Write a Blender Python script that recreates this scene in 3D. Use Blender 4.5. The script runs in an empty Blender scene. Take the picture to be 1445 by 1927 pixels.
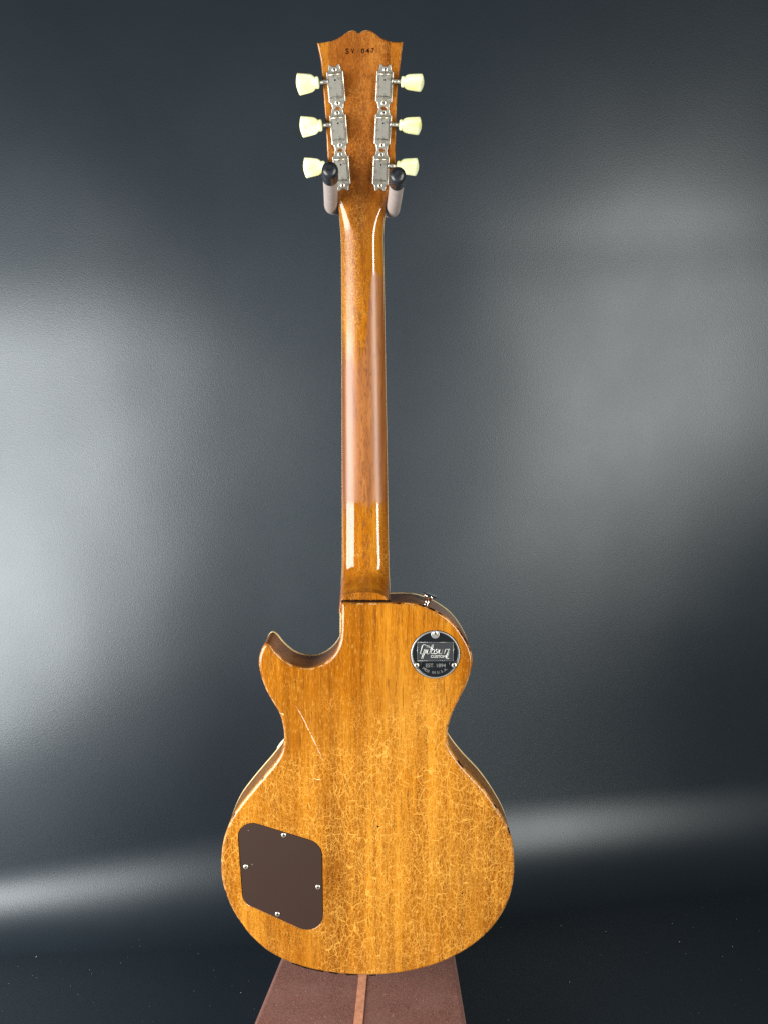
import bpy, bmesh, math, random
from mathutils import Vector, Matrix, noise as mnoise
R = math.radians
random.seed(7)

# ------------------------------------------------------------------ camera
sc = bpy.context.scene
FPX, CX, CY = 1447.0, 722.5, 963.5           # focal length and centre in photograph pixels
PITCH = R(7.5)
CAM = Vector((0.0, -0.82, 0.83))
FWD = Vector((0, math.cos(PITCH), -math.sin(PITCH)))
UPV = Vector((0, math.sin(PITCH), math.cos(PITCH)))
cd = bpy.data.cameras.new('camera')
cam = bpy.data.objects.new('camera', cd)
sc.collection.objects.link(cam)
cam.location = CAM
cam.rotation_euler = (math.pi/2 - PITCH, 0, 0)
cd.sensor_fit = 'VERTICAL'
cd.angle_y = 2*math.atan(963.5/FPX)
cd.clip_start, cd.clip_end = 0.02, 50
sc.camera = cam

# ------------------------------------------------------------------ world, lamps, exposure
w = bpy.data.worlds.new('World'); sc.world = w; w.use_nodes = True
bg = w.node_tree.nodes['Background']
bg.inputs[0].default_value = (0.80, 0.88, 1.0, 1); bg.inputs[1].default_value = 0.032

def area(name, loc, target, sx, sy, power, col):
    l = bpy.data.lights.new(name, 'AREA'); l.shape = 'RECTANGLE'; l.size = sx; l.size_y = sy
    l.energy = power; l.color = col
    o = bpy.data.objects.new(name, l); sc.collection.objects.link(o)
    o.location = loc
    o.rotation_euler = (Vector(target) - Vector(loc)).to_track_quat('-Z', 'Y').to_euler()
    return o
area('softbox_lamp', (-1.12, -0.62, 0.62), (-0.30, 0.20, 0.66), 1.10, 0.86, 53, (1.0, 0.985, 0.965))
area('strip_lamp', (1.02, -1.12, 0.80), (0.0, 0.0, 0.78), 0.25, 1.42, 32, (1.0, 0.97, 0.91))

sc.cycles.use_denoising = False
sc.view_settings.view_transform = 'Standard'
sc.view_settings.look = 'None'
sc.view_settings.exposure = 0.0
sc.view_settings.gamma = 1.0
sc.view_settings.use_curve_mapping = False

# ------------------------------------------------------------------ helpers
def ray(px, py):
    return Vector(((px-CX)/FPX, 0, 0)) + UPV*((CY-py)/FPX) + FWD
def at(px, py, Y):
    """real-world point at depth Y that the photograph shows at this place"""
    d = ray(px, py)
    return CAM + d*((Y-CAM.y)/d.y)
def at_plane(px, py, P, N):
    d = ray(px, py)
    return CAM + d*((P-CAM).dot(N)/d.dot(N))
def at_z(px, py, z):
    d = ray(px, py)
    return CAM + d*((z-CAM.z)/d.z)

class MB:
    def __init__(s): s.v, s.f, s.m, s.sm = [], [], [], []
    def add(s, verts, faces, mat=0, smooth=True):
        o = len(s.v); s.v += [tuple(v) for v in verts]
        for f in faces: s.f.append([i+o for i in f]); s.m.append(mat); s.sm.append(smooth)
        return o
    def rings(s, rings, closed=True, mat=0, smooth=True, cap0=False, cap1=False):
        n = len(rings[0]); vs = [v for r in rings for v in r]; fs = []
        for k in range(len(rings)-1):
            for i in range(n if closed else n-1):
                j = (i+1) % n
                fs.append((k*n+i, k*n+j, (k+1)*n+j, (k+1)*n+i))
        o = s.add(vs, fs, mat, smooth)
        if cap0: s.f.append([o+i for i in reversed(range(n))]); s.m.append(mat); s.sm.append(False)
        if cap1: s.f.append([o+(len(rings)-1)*n+i for i in range(n)]); s.m.append(mat); s.sm.append(False)
        return o
    def tube(s, pts, radii, seg=20, mat=0, cap=True):
        rings = []; prev = None
        for k, p in enumerate(pts):
            t = (pts[min(k+1, len(pts)-1)] - pts[max(k-1, 0)]).normalized()
            if prev is None:
                a = Vector((0, 0, 1)) if abs(t.z) < .9 else Vector((1, 0, 0))
                prev = (a - t*a.dot(t)).normalized()
            prev = (prev - t*prev.dot(t)).normalized()
            b = t.cross(prev); r = radii[k] if hasattr(radii, '__len__') else radii
            rings.append([p + prev*(r*math.cos(2*math.pi*i/seg)) + b*(r*math.sin(2*math.pi*i/seg)) for i in range(seg)])
        s.rings(rings, True, mat, True, cap, cap)
    def lathe(s, prof, M, seg=24, mat=0, cap1=True, cap0=False):
        s.rings([[M @ Vector((r*math.cos(2*math.pi*i/seg), r*math.sin(2*math.pi*i/seg), h)) for i in range(seg)] for r, h in prof],
                True, mat, True, cap0, cap1)
    def box(s, c, h, M=Matrix(), mat=0):
        vs = [M @ Vector((c[0]+a*h[0], c[1]+b*h[1], c[2]+d*h[2])) for a in (-1, 1) for b in (-1, 1) for d in (-1, 1)]
        s.add(vs, [(0,1,3,2),(4,6,7,5),(0,4,5,1),(2,3,7,6),(0,2,6,4),(1,5,7,3)], mat, False)
    def build(s, name, mats, parent=None, shift=None, attr=None, recalc=True):
        me = bpy.data.meshes.new(name)
        sh = shift if shift is not None else (ORIGIN.get(parent.name, Vector()) if parent else Vector())
        me.from_pydata([(v[0]-sh[0], v[1]-sh[1], v[2]-sh[2]) for v in s.v], [], s.f)
        for p, mi, sm in zip(me.polygons, s.m, s.sm): p.material_index = mi; p.use_smooth = sm
        if attr:
            a = me.attributes.new('edge', 'FLOAT', 'POINT')
            for i, x in enumerate(attr): a.data[i].value = x
        if recalc:
            bm = bmesh.new(); bm.from_mesh(me)
            bmesh.ops.recalc_face_normals(bm, faces=bm.faces)
            bm.to_mesh(me); bm.free()
        for m in (mats if isinstance(mats, (list, tuple)) else [mats]): me.materials.append(m)
        o = bpy.data.objects.new(name, me); sc.collection.objects.link(o)
        if parent:
            o.parent = parent
            ORIGIN[o.name] = Vector(sh)
        return o
ORIGIN = {}
def empty(name, loc):
    o = bpy.data.objects.new(name, None); sc.collection.objects.link(o); o.location = loc
    o.empty_display_size = .05; ORIGIN[o.name] = Vector(loc); return o
def tag(o, label=None, cat=None, group=None, kind=None):
    for k, v in (('label', label), ('category', cat), ('group', group), ('kind', kind)):
        if v: o[k] = v
    return o
def catmull(P, per=8, closed=True):
    out = []; n = len(P)
    for i in range(n if closed else n-1):
        if closed: a, b, c, d = P[i-1], P[i], P[(i+1) % n], P[(i+2) % n]
        else: a, b, c, d = P[max(i-1, 0)], P[i], P[i+1], P[min(i+2, n-1)]
        # centripetal
        def kn(t, p, q): return t + max(1e-9, (q-p).length)**.5
        t0 = 0; t1 = kn(t0, a, b) if (b-a).length > 1e-9 else 1e-4; t2 = kn(t1, b, c); t3 = kn(t2, c, d) if (d-c).length > 1e-9 else t2+1e-4
        for j in range(per):
            t = t1 + (t2-t1)*j/per
            A1 = a*((t1-t)/(t1-t0)) + b*((t-t0)/(t1-t0)); A2 = b*((t2-t)/(t2-t1)) + c*((t-t1)/(t2-t1)); A3 = c*((t3-t)/(t3-t2)) + d*((t-t2)/(t3-t2))
            B1 = A1*((t2-t)/(t2-t0)) + A2*((t-t0)/(t2-t0)); B2 = A2*((t3-t)/(t3-t1)) + A3*((t-t1)/(t3-t1))
            out.append(B1*((t2-t)/(t2-t1)) + B2*((t-t1)/(t2-t1)))
    if not closed: out.append(P[-1].copy())
    return out
def resample(P, step, closed=True):
    Q = P + [P[0]] if closed else P
    L = [0]
    for a, b in zip(Q, Q[1:]): L.append(L[-1] + (b-a).length)
    n = max(3, int(round(L[-1]/step))); out = []; k = 0
    for i in range(n if closed else n+1):
        s = L[-1]*i/n
        while k < len(L)-2 and L[k+1] < s: k += 1
        out.append(Q[k].lerp(Q[k+1], (s-L[k])/max(1e-12, L[k+1]-L[k])))
    return out
def offset(P, d):
    """move a closed 2-D outline inwards by d"""
    n = len(P)
    A = sum(P[i].x*P[(i+1) % n].y - P[(i+1) % n].x*P[i].y for i in range(n))
    sg = 1 if A > 0 else -1
    out = []
    for i in range(n):
        t = (P[(i+1) % n] - P[i-1]).normalized()
        out.append(P[i] + Vector((-t.y, t.x))*(d*sg))
    return out
def fill(loops, fn, mb, mat=0, smooth=False, attrs=None):
    """flat face bounded by loops (outer, holes) of 2-D points"""
    bm = bmesh.new(); es = []
    for L in loops:
        vs = [bm.verts.new((p.x, p.y, 0)) for p in L]
        es += [bm.edges.new((vs[i], vs[(i+1) % len(vs)])) for i in range(len(vs))]
    bmesh.ops.triangle_fill(bm, edges=es, use_beauty=True, use_dissolve=False)
    bm.verts.index_update()
    mb.add([fn(v.co.x, v.co.y) for v in bm.verts], [[v.index for v in f.verts] for f in bm.faces], mat, smooth)
    n = len(bm.verts); bm.free(); return n
def rounded(P, rads, seg=7):
    """polygon with rounded corners"""
    out = []; n = len(P)
    for i in range(n):
        a, b, c = P[i-1], P[i], P[(i+1) % n]; r = rads[i]
        u = (a-b).normalized(); v = (c-b).normalized()
        ang = math.acos(max(-1, min(1, u.dot(v)))); t = r/math.tan(ang/2)
        bis = (u+v).normalized(); o = b + bis*(r/math.sin(ang/2))
        s, e = b+u*t, b+v*t
        a0 = math.atan2(s.y-o.y, s.x-o.x); a1 = math.atan2(e.y-o.y, e.x-o.x)
        while a1-a0 > math.pi: a1 -= 2*math.pi
        while a1-a0 < -math.pi: a1 += 2*math.pi
        for k in range(seg+1):
            q = a0 + (a1-a0)*k/seg; out.append(o + Vector((math.cos(q), math.sin(q)))*r)
    return out
def V2(*a): return Vector(a)

# ------------------------------------------------------------------ material helper
class NT:
    def __init__(s, name):
        s.mat = bpy.data.materials.new(name); s.mat.use_nodes = True
        s.t = s.mat.node_tree; s.n = s.t.nodes; s.b = s.n['Principled BSDF']
    def new(s, typ, **kw):
        x = s.n.new(typ)
        for k, v in kw.items(): setattr(x, k, v)
        return x
    def put(s, sock, v):
        if hasattr(v, 'is_output'): s.t.links.new(v, sock)
        elif v is not None: sock.default_value = v
    def coord(s, kind='Object'): return s.new('ShaderNodeTexCoord').outputs[kind]
    def mapped(s, vec, scale=(1,1,1), loc=(0,0,0), rot=(0,0,0)):
        m = s.new('ShaderNodeMapping'); s.put(m.inputs[0], vec)
        m.inputs[1].default_value = loc; m.inputs[2].default_value = rot; m.inputs[3].default_value = scale
        return m.outputs[0]
    def noise(s, vec, scale, detail=3, rough=.55, dist=0, out=0):
        x = s.new('ShaderNodeTexNoise'); s.put(x.inputs['Vector'], vec)
        x.inputs['Scale'].default_value = scale; x.inputs['Detail'].default_value = detail
        x.inputs['Roughness'].default_value = rough; x.inputs['Distortion'].default_value = dist
        return x.outputs[out]
    def voro(s, vec, scale, feature='DISTANCE_TO_EDGE', rnd=1, out=0):
        x = s.new('ShaderNodeTexVoronoi', feature=feature); s.put(x.inputs['Vector'], vec)
        x.inputs['Scale'].default_value = scale; x.inputs['Randomness'].default_value = rnd
        return x.outputs[out]
    def math(s, op, a, b=None, c=None, clamp=False):
        x = s.new('ShaderNodeMath', operation=op, use_clamp=clamp)
        s.put(x.inputs[0], a); s.put(x.inputs[1], b); s.put(x.inputs[2], c); return x.outputs[0]
    def vmath(s, op, a, b=None, sc=None):
        x = s.new('ShaderNodeVectorMath', operation=op)
        s.put(x.inputs[0], a); s.put(x.inputs[1], b)
        if sc is not None: s.put(x.inputs[3], sc)
        return x.outputs[0]
    def map(s, v, a, b, c=0., d=1., smooth=True):
        x = s.new('ShaderNodeMapRange', interpolation_type='SMOOTHSTEP' if smooth else 'LINEAR')
        s.put(x.inputs[0], v)
        for i, k in enumerate((a, b, c, d)): s.put(x.inputs[i+1], k)
        return x.outputs[0]
    def mix(s, f, a, b, blend='MIX'):
        x = s.new('ShaderNodeMix', data_type='RGBA', blend_type=blend)
        s.put(x.inputs[0], f)
        for sock, v in ((x.inputs[6], a), (x.inputs[7], b)):
            s.put(sock, v if hasattr(v, 'is_output') else (*v, 1))
        return x.outputs[2]
    def ramp(s, f, stops):
        x = s.new('ShaderNodeValToRGB'); s.put(x.inputs[0], f); e = x.color_ramp.elements
        while len(e) < len(stops): e.new(.5)
        for el, (p, c) in zip(e, stops): el.position = p; el.color = (*c, 1)
        return x.outputs[0]
    def sep(s, v):
        x = s.new('ShaderNodeSeparateXYZ'); s.put(x.inputs[0], v); return x.outputs
    def attr(s, name):
        return s.new('ShaderNodeAttribute', attribute_name=name).outputs['Fac']
    def bump(s, h, strength, dist, prev=None):
        x = s.new('ShaderNodeBump'); x.inputs['Strength'].default_value = strength; x.inputs['Distance'].default_value = dist
        s.put(x.inputs['Height'], h)
        if prev is not None: s.put(x.inputs['Normal'], prev)
        return x.outputs[0]
    def set(s, **kw):
        for k, v in kw.items():
            k = k.replace('_', ' ').title().replace('Ior', 'IOR')
            if isinstance(v, tuple) and len(v) == 3 and s.b.inputs[k].type == 'RGBA': v = (*v, 1)
            s.put(s.b.inputs[k], v)
        return s.mat

# ------------------------------------------------------------------ guitar layout (metres, back face at Y = 0)
GB = at(690, 1832, 0.02); GB = Vector((GB.x, 0.02, GB.z))      # lowest point of the guitar
def gz(py, Y=0.0, px=690): return at(px, py, Y).z - GB.z       # height above the guitar's base
NECK0 = at(686, 1060, .036); NECK1 = at(684, 420, .010)
def neck_back(z):                                              # the neck runs back towards the headstock
    t = (z-NECK0.z)/(NECK1.z-NECK0.z); return .036 + (.010-.036)*t
HA = R(16.0)                                                   # headstock pitch
HP = at(683, 400, neck_back(at(683, 400, .01).z))              # where the headstock's back plane starts
HU = Vector((0, -math.sin(HA), math.cos(HA)))                  # up along the headstock
HN = Vector((0, -math.cos(HA), -math.sin(HA)))                 # its back, towards the viewer
def head_uv(px, py, h=0.0):
    p = at_plane(px, py, HP + HN*h, HN) - HP
    return V2(p.x, p.dot(HU))
def head_pt(u, v, h=0.0): return HP + Vector((u, 0, 0)) + HU*v + HN*h

# ------------------------------------------------------------------ materials
def wood(name, kind):
    g = NT(name); oc = g.coord()
    x, y, z = g.sep(oc)[0:3]
    warp = g.noise(g.mapped(oc, (9, 9, 1.4)), 1, 2, out=1)
    v = g.vmath('ADD', oc, g.vmath('SCALE', g.vmath('SUBTRACT', warp, (.5, .5, .5)), sc=.012))
    broad = g.noise(g.mapped(v, (34, 34, 1.5)), 1, 3, .6)
    mid = g.noise(g.mapped(v, (150, 150, 5)), 1, 3, .6)
    pore = g.noise(g.mapped(v, (900, 900, 42)), 1, 2, .5)
    tone = g.math('ADD', g.math('MULTIPLY', broad, .62), g.math('MULTIPLY', mid, .38))
    if False: pass
    else:
        col = g.ramp(tone, [(.31, (.095, .025, .0014)), (.42, (.195, .056, .002)), (.52, (.285, .090, .003)), (.64, (.43, .165, .010))])
    patch = g.noise(g.mapped(oc, (11, 11, 5), (2, 0, 1)), 1, 3, .6)
    col = g.mix(g.map(patch, .48, .72, 0, .30), col, (.36, .165, .022))
    if kind == 'wing':
        col = g.mix(.5, col, (.30, .105, .012))
    if kind == 'neck':                                         # redder stain on the headstock
        hcol = g.ramp(tone, [(.30, (.070, .017, .003)), (.43, (.145, .038, .005)), (.55, (.225, .068, .010)), (.70, (.33, .125, .022))])
        hm = g.map(z, gz(470, .01), gz(330, 0))
        col = g.mix(hm, col, hcol)
    pm = g.map(pore, .56, .66)
    fl = g.map(g.noise(g.mapped(v, (950, 950, 150), (3, 1, 2)), 1, 2, .5), .54, .66)
    col = g.mix(g.math('MULTIPLY', fl, .34 if kind == 'body' else .16), col, (.55, .27, .045))
    col = g.mix(g.math('MULTIPLY', pm, .65), col, (.11, .034, .006))
    # ---- lacquer crazing
    dv = g.vmath('ADD', oc, g.vmath('SCALE', g.vmath('SUBTRACT', g.noise(oc, 85, 3, .6, out=1), (.5, .5, .5)), sc=.0022))
    dv = g.vmath('ADD', dv, g.vmath('SCALE', g.vmath('SUBTRACT', g.noise(oc, 21, 2, .5, out=1), (.5, .5, .5)), sc=.016))
    fine = g.voro(g.mapped(dv, (1, 1, .66)), 410)
    med = g.voro(g.mapped(dv, (1, 1, .54)), 250)
    big = g.voro(g.mapped(dv, (1, 1, .36)), 135)
    dens = g.noise(oc, 17, 3, .6)
    dens2 = g.noise(g.mapped(oc, (1, 1, .5), (3.1, 1.7, .4)), 24, 3, .6)
    if kind == 'body':
        # strongest low on the back, thinning out towards the cutaway
        grow = g.math('ADD', g.map(z, gz(1180), gz(1520), -.20, .10), g.map(x, at(560, 1400, 0).x-GB.x, at(720, 1400, 0).x-GB.x, -.12, .0))
        d1 = g.math('ADD', dens, grow); d2 = g.math('ADD', dens2, grow)
    elif kind == 'wing':
        d1 = g.math('SUBTRACT', dens, .30); d2 = g.math('SUBTRACT', dens2, .25)
    else:
        d1 = g.math('SUBTRACT', dens, .04); d2 = g.math('SUBTRACT', dens2, .20)
    cf = g.math('MULTIPLY', g.map(fine, .015, .070, 1, 0), g.map(d1, .34, .64, .10, .66))
    cm = g.math('MULTIPLY', g.map(med, .010, .034, 1, 0), g.map(d2, .30, .58))
    cb = g.math('MULTIPLY', g.map(big, .006, .030, 1, 0), g.map(d2, .38, .62))
    crack = g.math('MAXIMUM', cf, g.math('MAXIMUM', cm, cb))
    crack = g.math('MULTIPLY', crack, g.map(g.noise(oc, 110, 3, .7), .30, .58, .45, 1))
    if kind == 'neck':
        fade = g.math('MULTIPLY', crack, g.map(g.noise(oc, 25, 2), .35, .65, .25, .75))
        fade = g.math('MULTIPLY', fade, g.math('SUBTRACT', 1, g.math('MULTIPLY', hm, .30)))
    elif kind == 'head':
        fade = g.math('MULTIPLY', crack, .45)
    else: fade = g.math('MULTIPLY', crack, .78)
    rough = g.math('ADD', .10, g.math('MULTIPLY', g.noise(oc, 60, 3), .12))
    gloss = None
    if kind == 'neck':
        # played-in stretch: finish worn away to satin bare wood
        nb = g.math('MULTIPLY', g.math('SUBTRACT', g.noise(g.mapped(oc, (2.2, 2.2, .8)), 60, 5, .7), .5), .034)
        zz = g.math('ADD', z, nb)
        zl = g.math('ADD', z, g.math('MULTIPLY', g.math('SUBTRACT', g.noise(g.mapped(oc, (1.6, 1.6, .5)), 70, 5, .75), .5), .075))
        lo = g.map(zl, gz(962, .03), gz(944, .03))
        xn = g.map(x, at(650, 600, .02).x-GB.x, at(722, 600, .02).x-GB.x, smooth=False)
        top = g.math('SUBTRACT', gz(665, .02), g.math('MULTIPLY', xn, gz(665, .02)-gz(512, .02)))
        top = g.math('ADD', gz(665, .02), g.math('MULTIPLY', g.map(xn, .45, .75), gz(515, .02)-gz(665, .02)))
        d = g.math('SUBTRACT', top, zz)
        soft = g.map(xn, .3, .8, .045, .004)
        hi = g.map(g.math('DIVIDE', d, soft), -.5, .5)
        worn = g.math('MULTIPLY', lo, hi)
        centre = g.map(g.math('ABSOLUTE', g.math('SUBTRACT', xn, .48)), .06, .22, 1, 0)
        specks = g.math('MULTIPLY', g.map(g.noise(g.mapped(oc, (500, 500, 130)), 1, 2), .53, .62), g.math('MULTIPLY', centre, .65))
        bare = g.mix(g.map(tone, .35, .65), (.165, .052, .012), (.32, .122, .033))
        bare = g.mix(g.math('MULTIPLY', pm, .6), bare, (.13, .04, .012))
        col = g.mix(fade, col, (.62, .34, .085))
        col = g.mix(g.math('MULTIPLY', worn, .9), col, bare)
        col = g.mix(specks, col, (.14, .05, .015))
        rough = g.map(worn, 0, 1, .075, .36, smooth=False)
        # crazed stretch of lacquer below the nut scatters the shine
        crz = g.math('MULTIPLY', g.math('MULTIPLY', g.map(z, gz(700, .02), gz(600, .02)), g.map(z, gz(415, .01), gz(445, .01))), g.map(xn, .55, .25))
        flake = g.map(g.noise(g.mapped(oc, (1, 1, .7)), 760, 2, .6), .50, .62)
        col = g.mix(g.math('MULTIPLY', g.math('MULTIPLY', crz, flake), .38), col, (.62, .34, .05))
        rough = g.math('ADD', rough, g.math('MULTIPLY', crz, .30))
        crack = g.math('MULTIPLY', crack, g.math('SUBTRACT', 1, worn))
    else:
        col = g.mix(fade, col, (.70, .37, .068) if kind == 'body' else (.55, .26, .06))
    if kind in ('body', 'neck', 'wing'):
        e = g.attr('edge')
        n1 = g.noise(oc, 130, 4, .65)
        pale = g.map(g.math('ADD', g.math('MULTIPLY', e, .55), g.math('MULTIPLY', n1, .9)), .92, 1.06)
        col = g.mix(g.math('MULTIPLY', pale, .8), col, (.55, .33, .13))
        n2 = g.noise(g.mapped(oc, (1, 1, 1), (5, 2, 8)), 46, 4, .6)
        chip = g.math('MULTIPLY', g.map(g.math('ADD', g.math('ADD', g.math('MULTIPLY', e, .40), n2), g.map(z, 0, .03, .13, 0)), .95, .99), g.map(e, .4, .6))
        col = g.mix(chip, col, (.030, .010, .006))
        rough = g.math('ADD', rough, g.math('MULTIPLY', pale, .12))
        if kind == 'body':                                    # shade painted into the colour of the up- and down-facing rim
            col = g.mix(g.math('MULTIPLY', g.attr('rim_shade'), .50), col, (.050, .021, .007))
    nrm = g.bump(crack, .22 if kind == 'body' else .10, -.00012)
    nrm = g.bump(g.noise(oc, 700, 2), .05, .0002, nrm)
    spec = .5
    return g.set(base_color=col, roughness=rough, normal=nrm, specular_ior_level=spec)

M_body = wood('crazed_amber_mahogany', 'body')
M_neck = wood('worn_neck_mahogany', 'neck')
M_head = M_neck
M_wing = wood('headstock_wing_mahogany', 'wing')

def simple(name, col, rough=.5, metal=0., bscale=None, bstr=.1, bdist=.0003, var=0., vscale=80, spec=.5):
    g = NT(name); oc = g.coord()
    c = (*col, 1)
    if var:
        n = g.noise(oc, vscale, 4, .65)
        c = g.mix(g.map(n, .3, .7), tuple(k*(1-var) for k in col), tuple(min(1, k*(1+var)) for k in col))
    kw = dict(base_color=c, roughness=rough, metallic=metal, specular_ior_level=spec)
    if bscale: kw['normal'] = g.bump(g.noise(oc, bscale, 3), bstr, bdist)
    return g.set(**kw)
M_cream = simple('aged_cream_binding', (.72, .58, .30), .35, var=.15)
M_rose = simple('rosewood', (.045, .022, .014), .5, var=.3, vscale=200)
M_plate = simple('brown_plastic', (.033, .0185, .0135), .5, bscale=900, bstr=.03, spec=.3)
M_black = simple('black_plastic', (.007, .009, .011), .28, bscale=1200, bstr=.05)
M_panel = simple('black_satin_panel', (.022, .026, .028), .42, bscale=1500, bstr=.08)
M_chrome = simple('bright_chrome', (.82, .82, .80), .14, 1.0)
M_silver = simple('silver_paint', (.40, .41, .40), .34, .65)
M_letter = simple('polished_letter_metal', (.56, .56, .53), .3, .3)
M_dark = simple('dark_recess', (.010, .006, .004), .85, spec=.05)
M_ink = simple('black_stamp_ink', (.004, .003, .003), .8, spec=.05)
M_bare = simple('bare_scratched_wood', (.72, .40, .24), .6, var=.35, vscale=500)
M_rubber = simple('black_rubber', (.013, .015, .018), .33, bscale=600, bstr=.25, bdist=.0006, var=.5, vscale=300)
M_foam = simple('grey_foam_rubber', (.34, .295, .27), .6, bscale=900, bstr=.12, bdist=.0004, var=.07, vscale=120)
M_post = simple('black_steel', (.02, .02, .022), .4)
M_stripe = simple('pale_wood_stripe', (.56, .25, .14), .55, bscale=300, bstr=.1, var=.18, vscale=160)

g = NT('aged_nickel'); oc = g.coord()
n = g.noise(oc, 190, 6, .72); n2 = g.noise(oc, 75, 3)
c = g.mix(g.map(n, .45, .66), (.45, .44, .385), (.17, .165, .145))
c = g.mix(g.map(n2, .55, .72, 0, .55), c, (.36, .31, .17))
M_nickel = g.set(base_color=c, metallic=.66, roughness=g.map(n, .3, .7, .26, .48), normal=g.bump(n, .12, .0003))
M_screw = simple('nickel_screw', (.66, .63, .54), .30, .75, var=.2, vscale=400)

g = NT('mint_cream_button'); oc = g.coord()
rnd_ = g.new('ShaderNodeObjectInfo').outputs['Random']
oc2 = g.vmath('ADD', oc, g.vmath('SCALE', (1., 1., 1.), sc=rnd_))
c = g.mix(g.map(g.noise(oc2, 75, 3), .40, .65), (.70, .75, .46), (.72, .70, .30))
M_button = g.set(base_color=c, roughness=.28, subsurface_weight=.25, subsurface_radius=(.004, .003, .0015), subsurface_scale=.6, normal=g.bump(g.noise(oc, 300, 2), .04, .0004))

g = NT('brown_carpet'); oc = g.coord()
n = g.noise(oc, 620, 4, .8); n2 = g.noise(oc, 26, 4, .7); n3 = g.noise(g.mapped(oc, (1, 1, 1), (4, 4, 4)), 420, 2, .7)
c = g.mix(g.map(n, .3, .7), (.060, .016, .009), (.26, .092, .058))
c = g.mix(g.map(n2, .35, .7, 0, .55), c, (.20, .088, .066))
c = g.mix(g.map(n3, .68, .74, 0, .8), c, (.55, .42, .36))
M_carpet = g.set(base_color=c, roughness=.95, specular_ior_level=.15, sheen_weight=.12, sheen_roughness=.6, normal=g.bump(n, .6, .0015))

g = NT('black_vinyl'); oc = g.coord()
peb = g.voro(oc, 520, 'F1'); fine = g.noise(oc, 1100, 2)
h = g.math('ADD', g.math('MULTIPLY', peb, .5), g.math('MULTIPLY', fine, .5))
rr = g.math('ADD', .41, g.math('MULTIPLY', g.math('SUBTRACT', g.noise(oc, 5, 3), .5), .10))
M_vinyl = g.set(base_color=(.0088, .0142, .0202), roughness=rr, specular_ior_level=.70, specular_tint=(.91, .975, 1.0),
                normal=g.bump(h, .22, .0007))
M_dust = simple('pale_dust', (.36, .37, .36), .9)

# ------------------------------------------------------------------ backdrop: a vinyl sheet hanging down and sweeping forward over the floor
def backdrop():
    mb = MB(); XN, x0, x1 = 150, -2.2, 2.2
    def profile(RAD):                                         # (distance in front of the wall, height)
        pr = [(0, 2.6 - (2.6-RAD)*k/110) for k in range(110)]
        pr += [(RAD*(1-math.cos(math.pi/2*k/24)), RAD*(1-math.sin(math.pi/2*k/24))) for k in range(25)]
        return pr + [(RAD + 2.4*k/60, 0) for k in range(1, 60)]
    rings = []
    for i in range(XN+1):
        x = x0 + (x1-x0)*i/XN; row = []
        t_ = max(0, min(1, (-.12-x)/.6)); RAD = .135 - .042*t_*t_*(3-2*t_)
        for (d, z) in profile(RAD):
            up = max(0, min(1, (z-.10)/.35))
            yw = .45 + (.165 - .145*(lambda t: t*t*(3-2*t))(max(0, min(1, (z-.12)/.8))))*x
            q = Vector((x*1.6, d*1.5, z*1.3))
            wv = .008*mnoise.noise(q*1.3) + .0022*mnoise.noise(q*2.9 + Vector((5, 1, 2))) + .0006*mnoise.noise(q*6 + Vector((1, 7, 2)))
            # soft creases in the hanging sheet
            wv += .0022*math.exp(-((z-1.085-.04*x)/.045)**2)*max(0, min(1, x*2.5)) - .0024*math.exp(-((z-1.06-.10*x)/.13)**2)*max(0, min(1, -x*3))
            wv += .0022*math.exp(-((x+.66)/.06)**2 - ((z-.36)/.055)**2)
            fl = .0016*mnoise.noise(Vector((x*5, d*5, 3)))*(1-up)
            row.append(Vector((x, yw - d + wv*up, max(z, 0) + (fl if d > RAD else fl*d/RAD))))
        rings.append(row)
    mb.rings(rings, closed=False)
    o = mb.build('backdrop', M_vinyl); o['kind'] = 'structure'
    o['label'] = 'wrinkled black satin vinyl backdrop sweeping down onto the floor'
    return o
backdrop()

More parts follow.
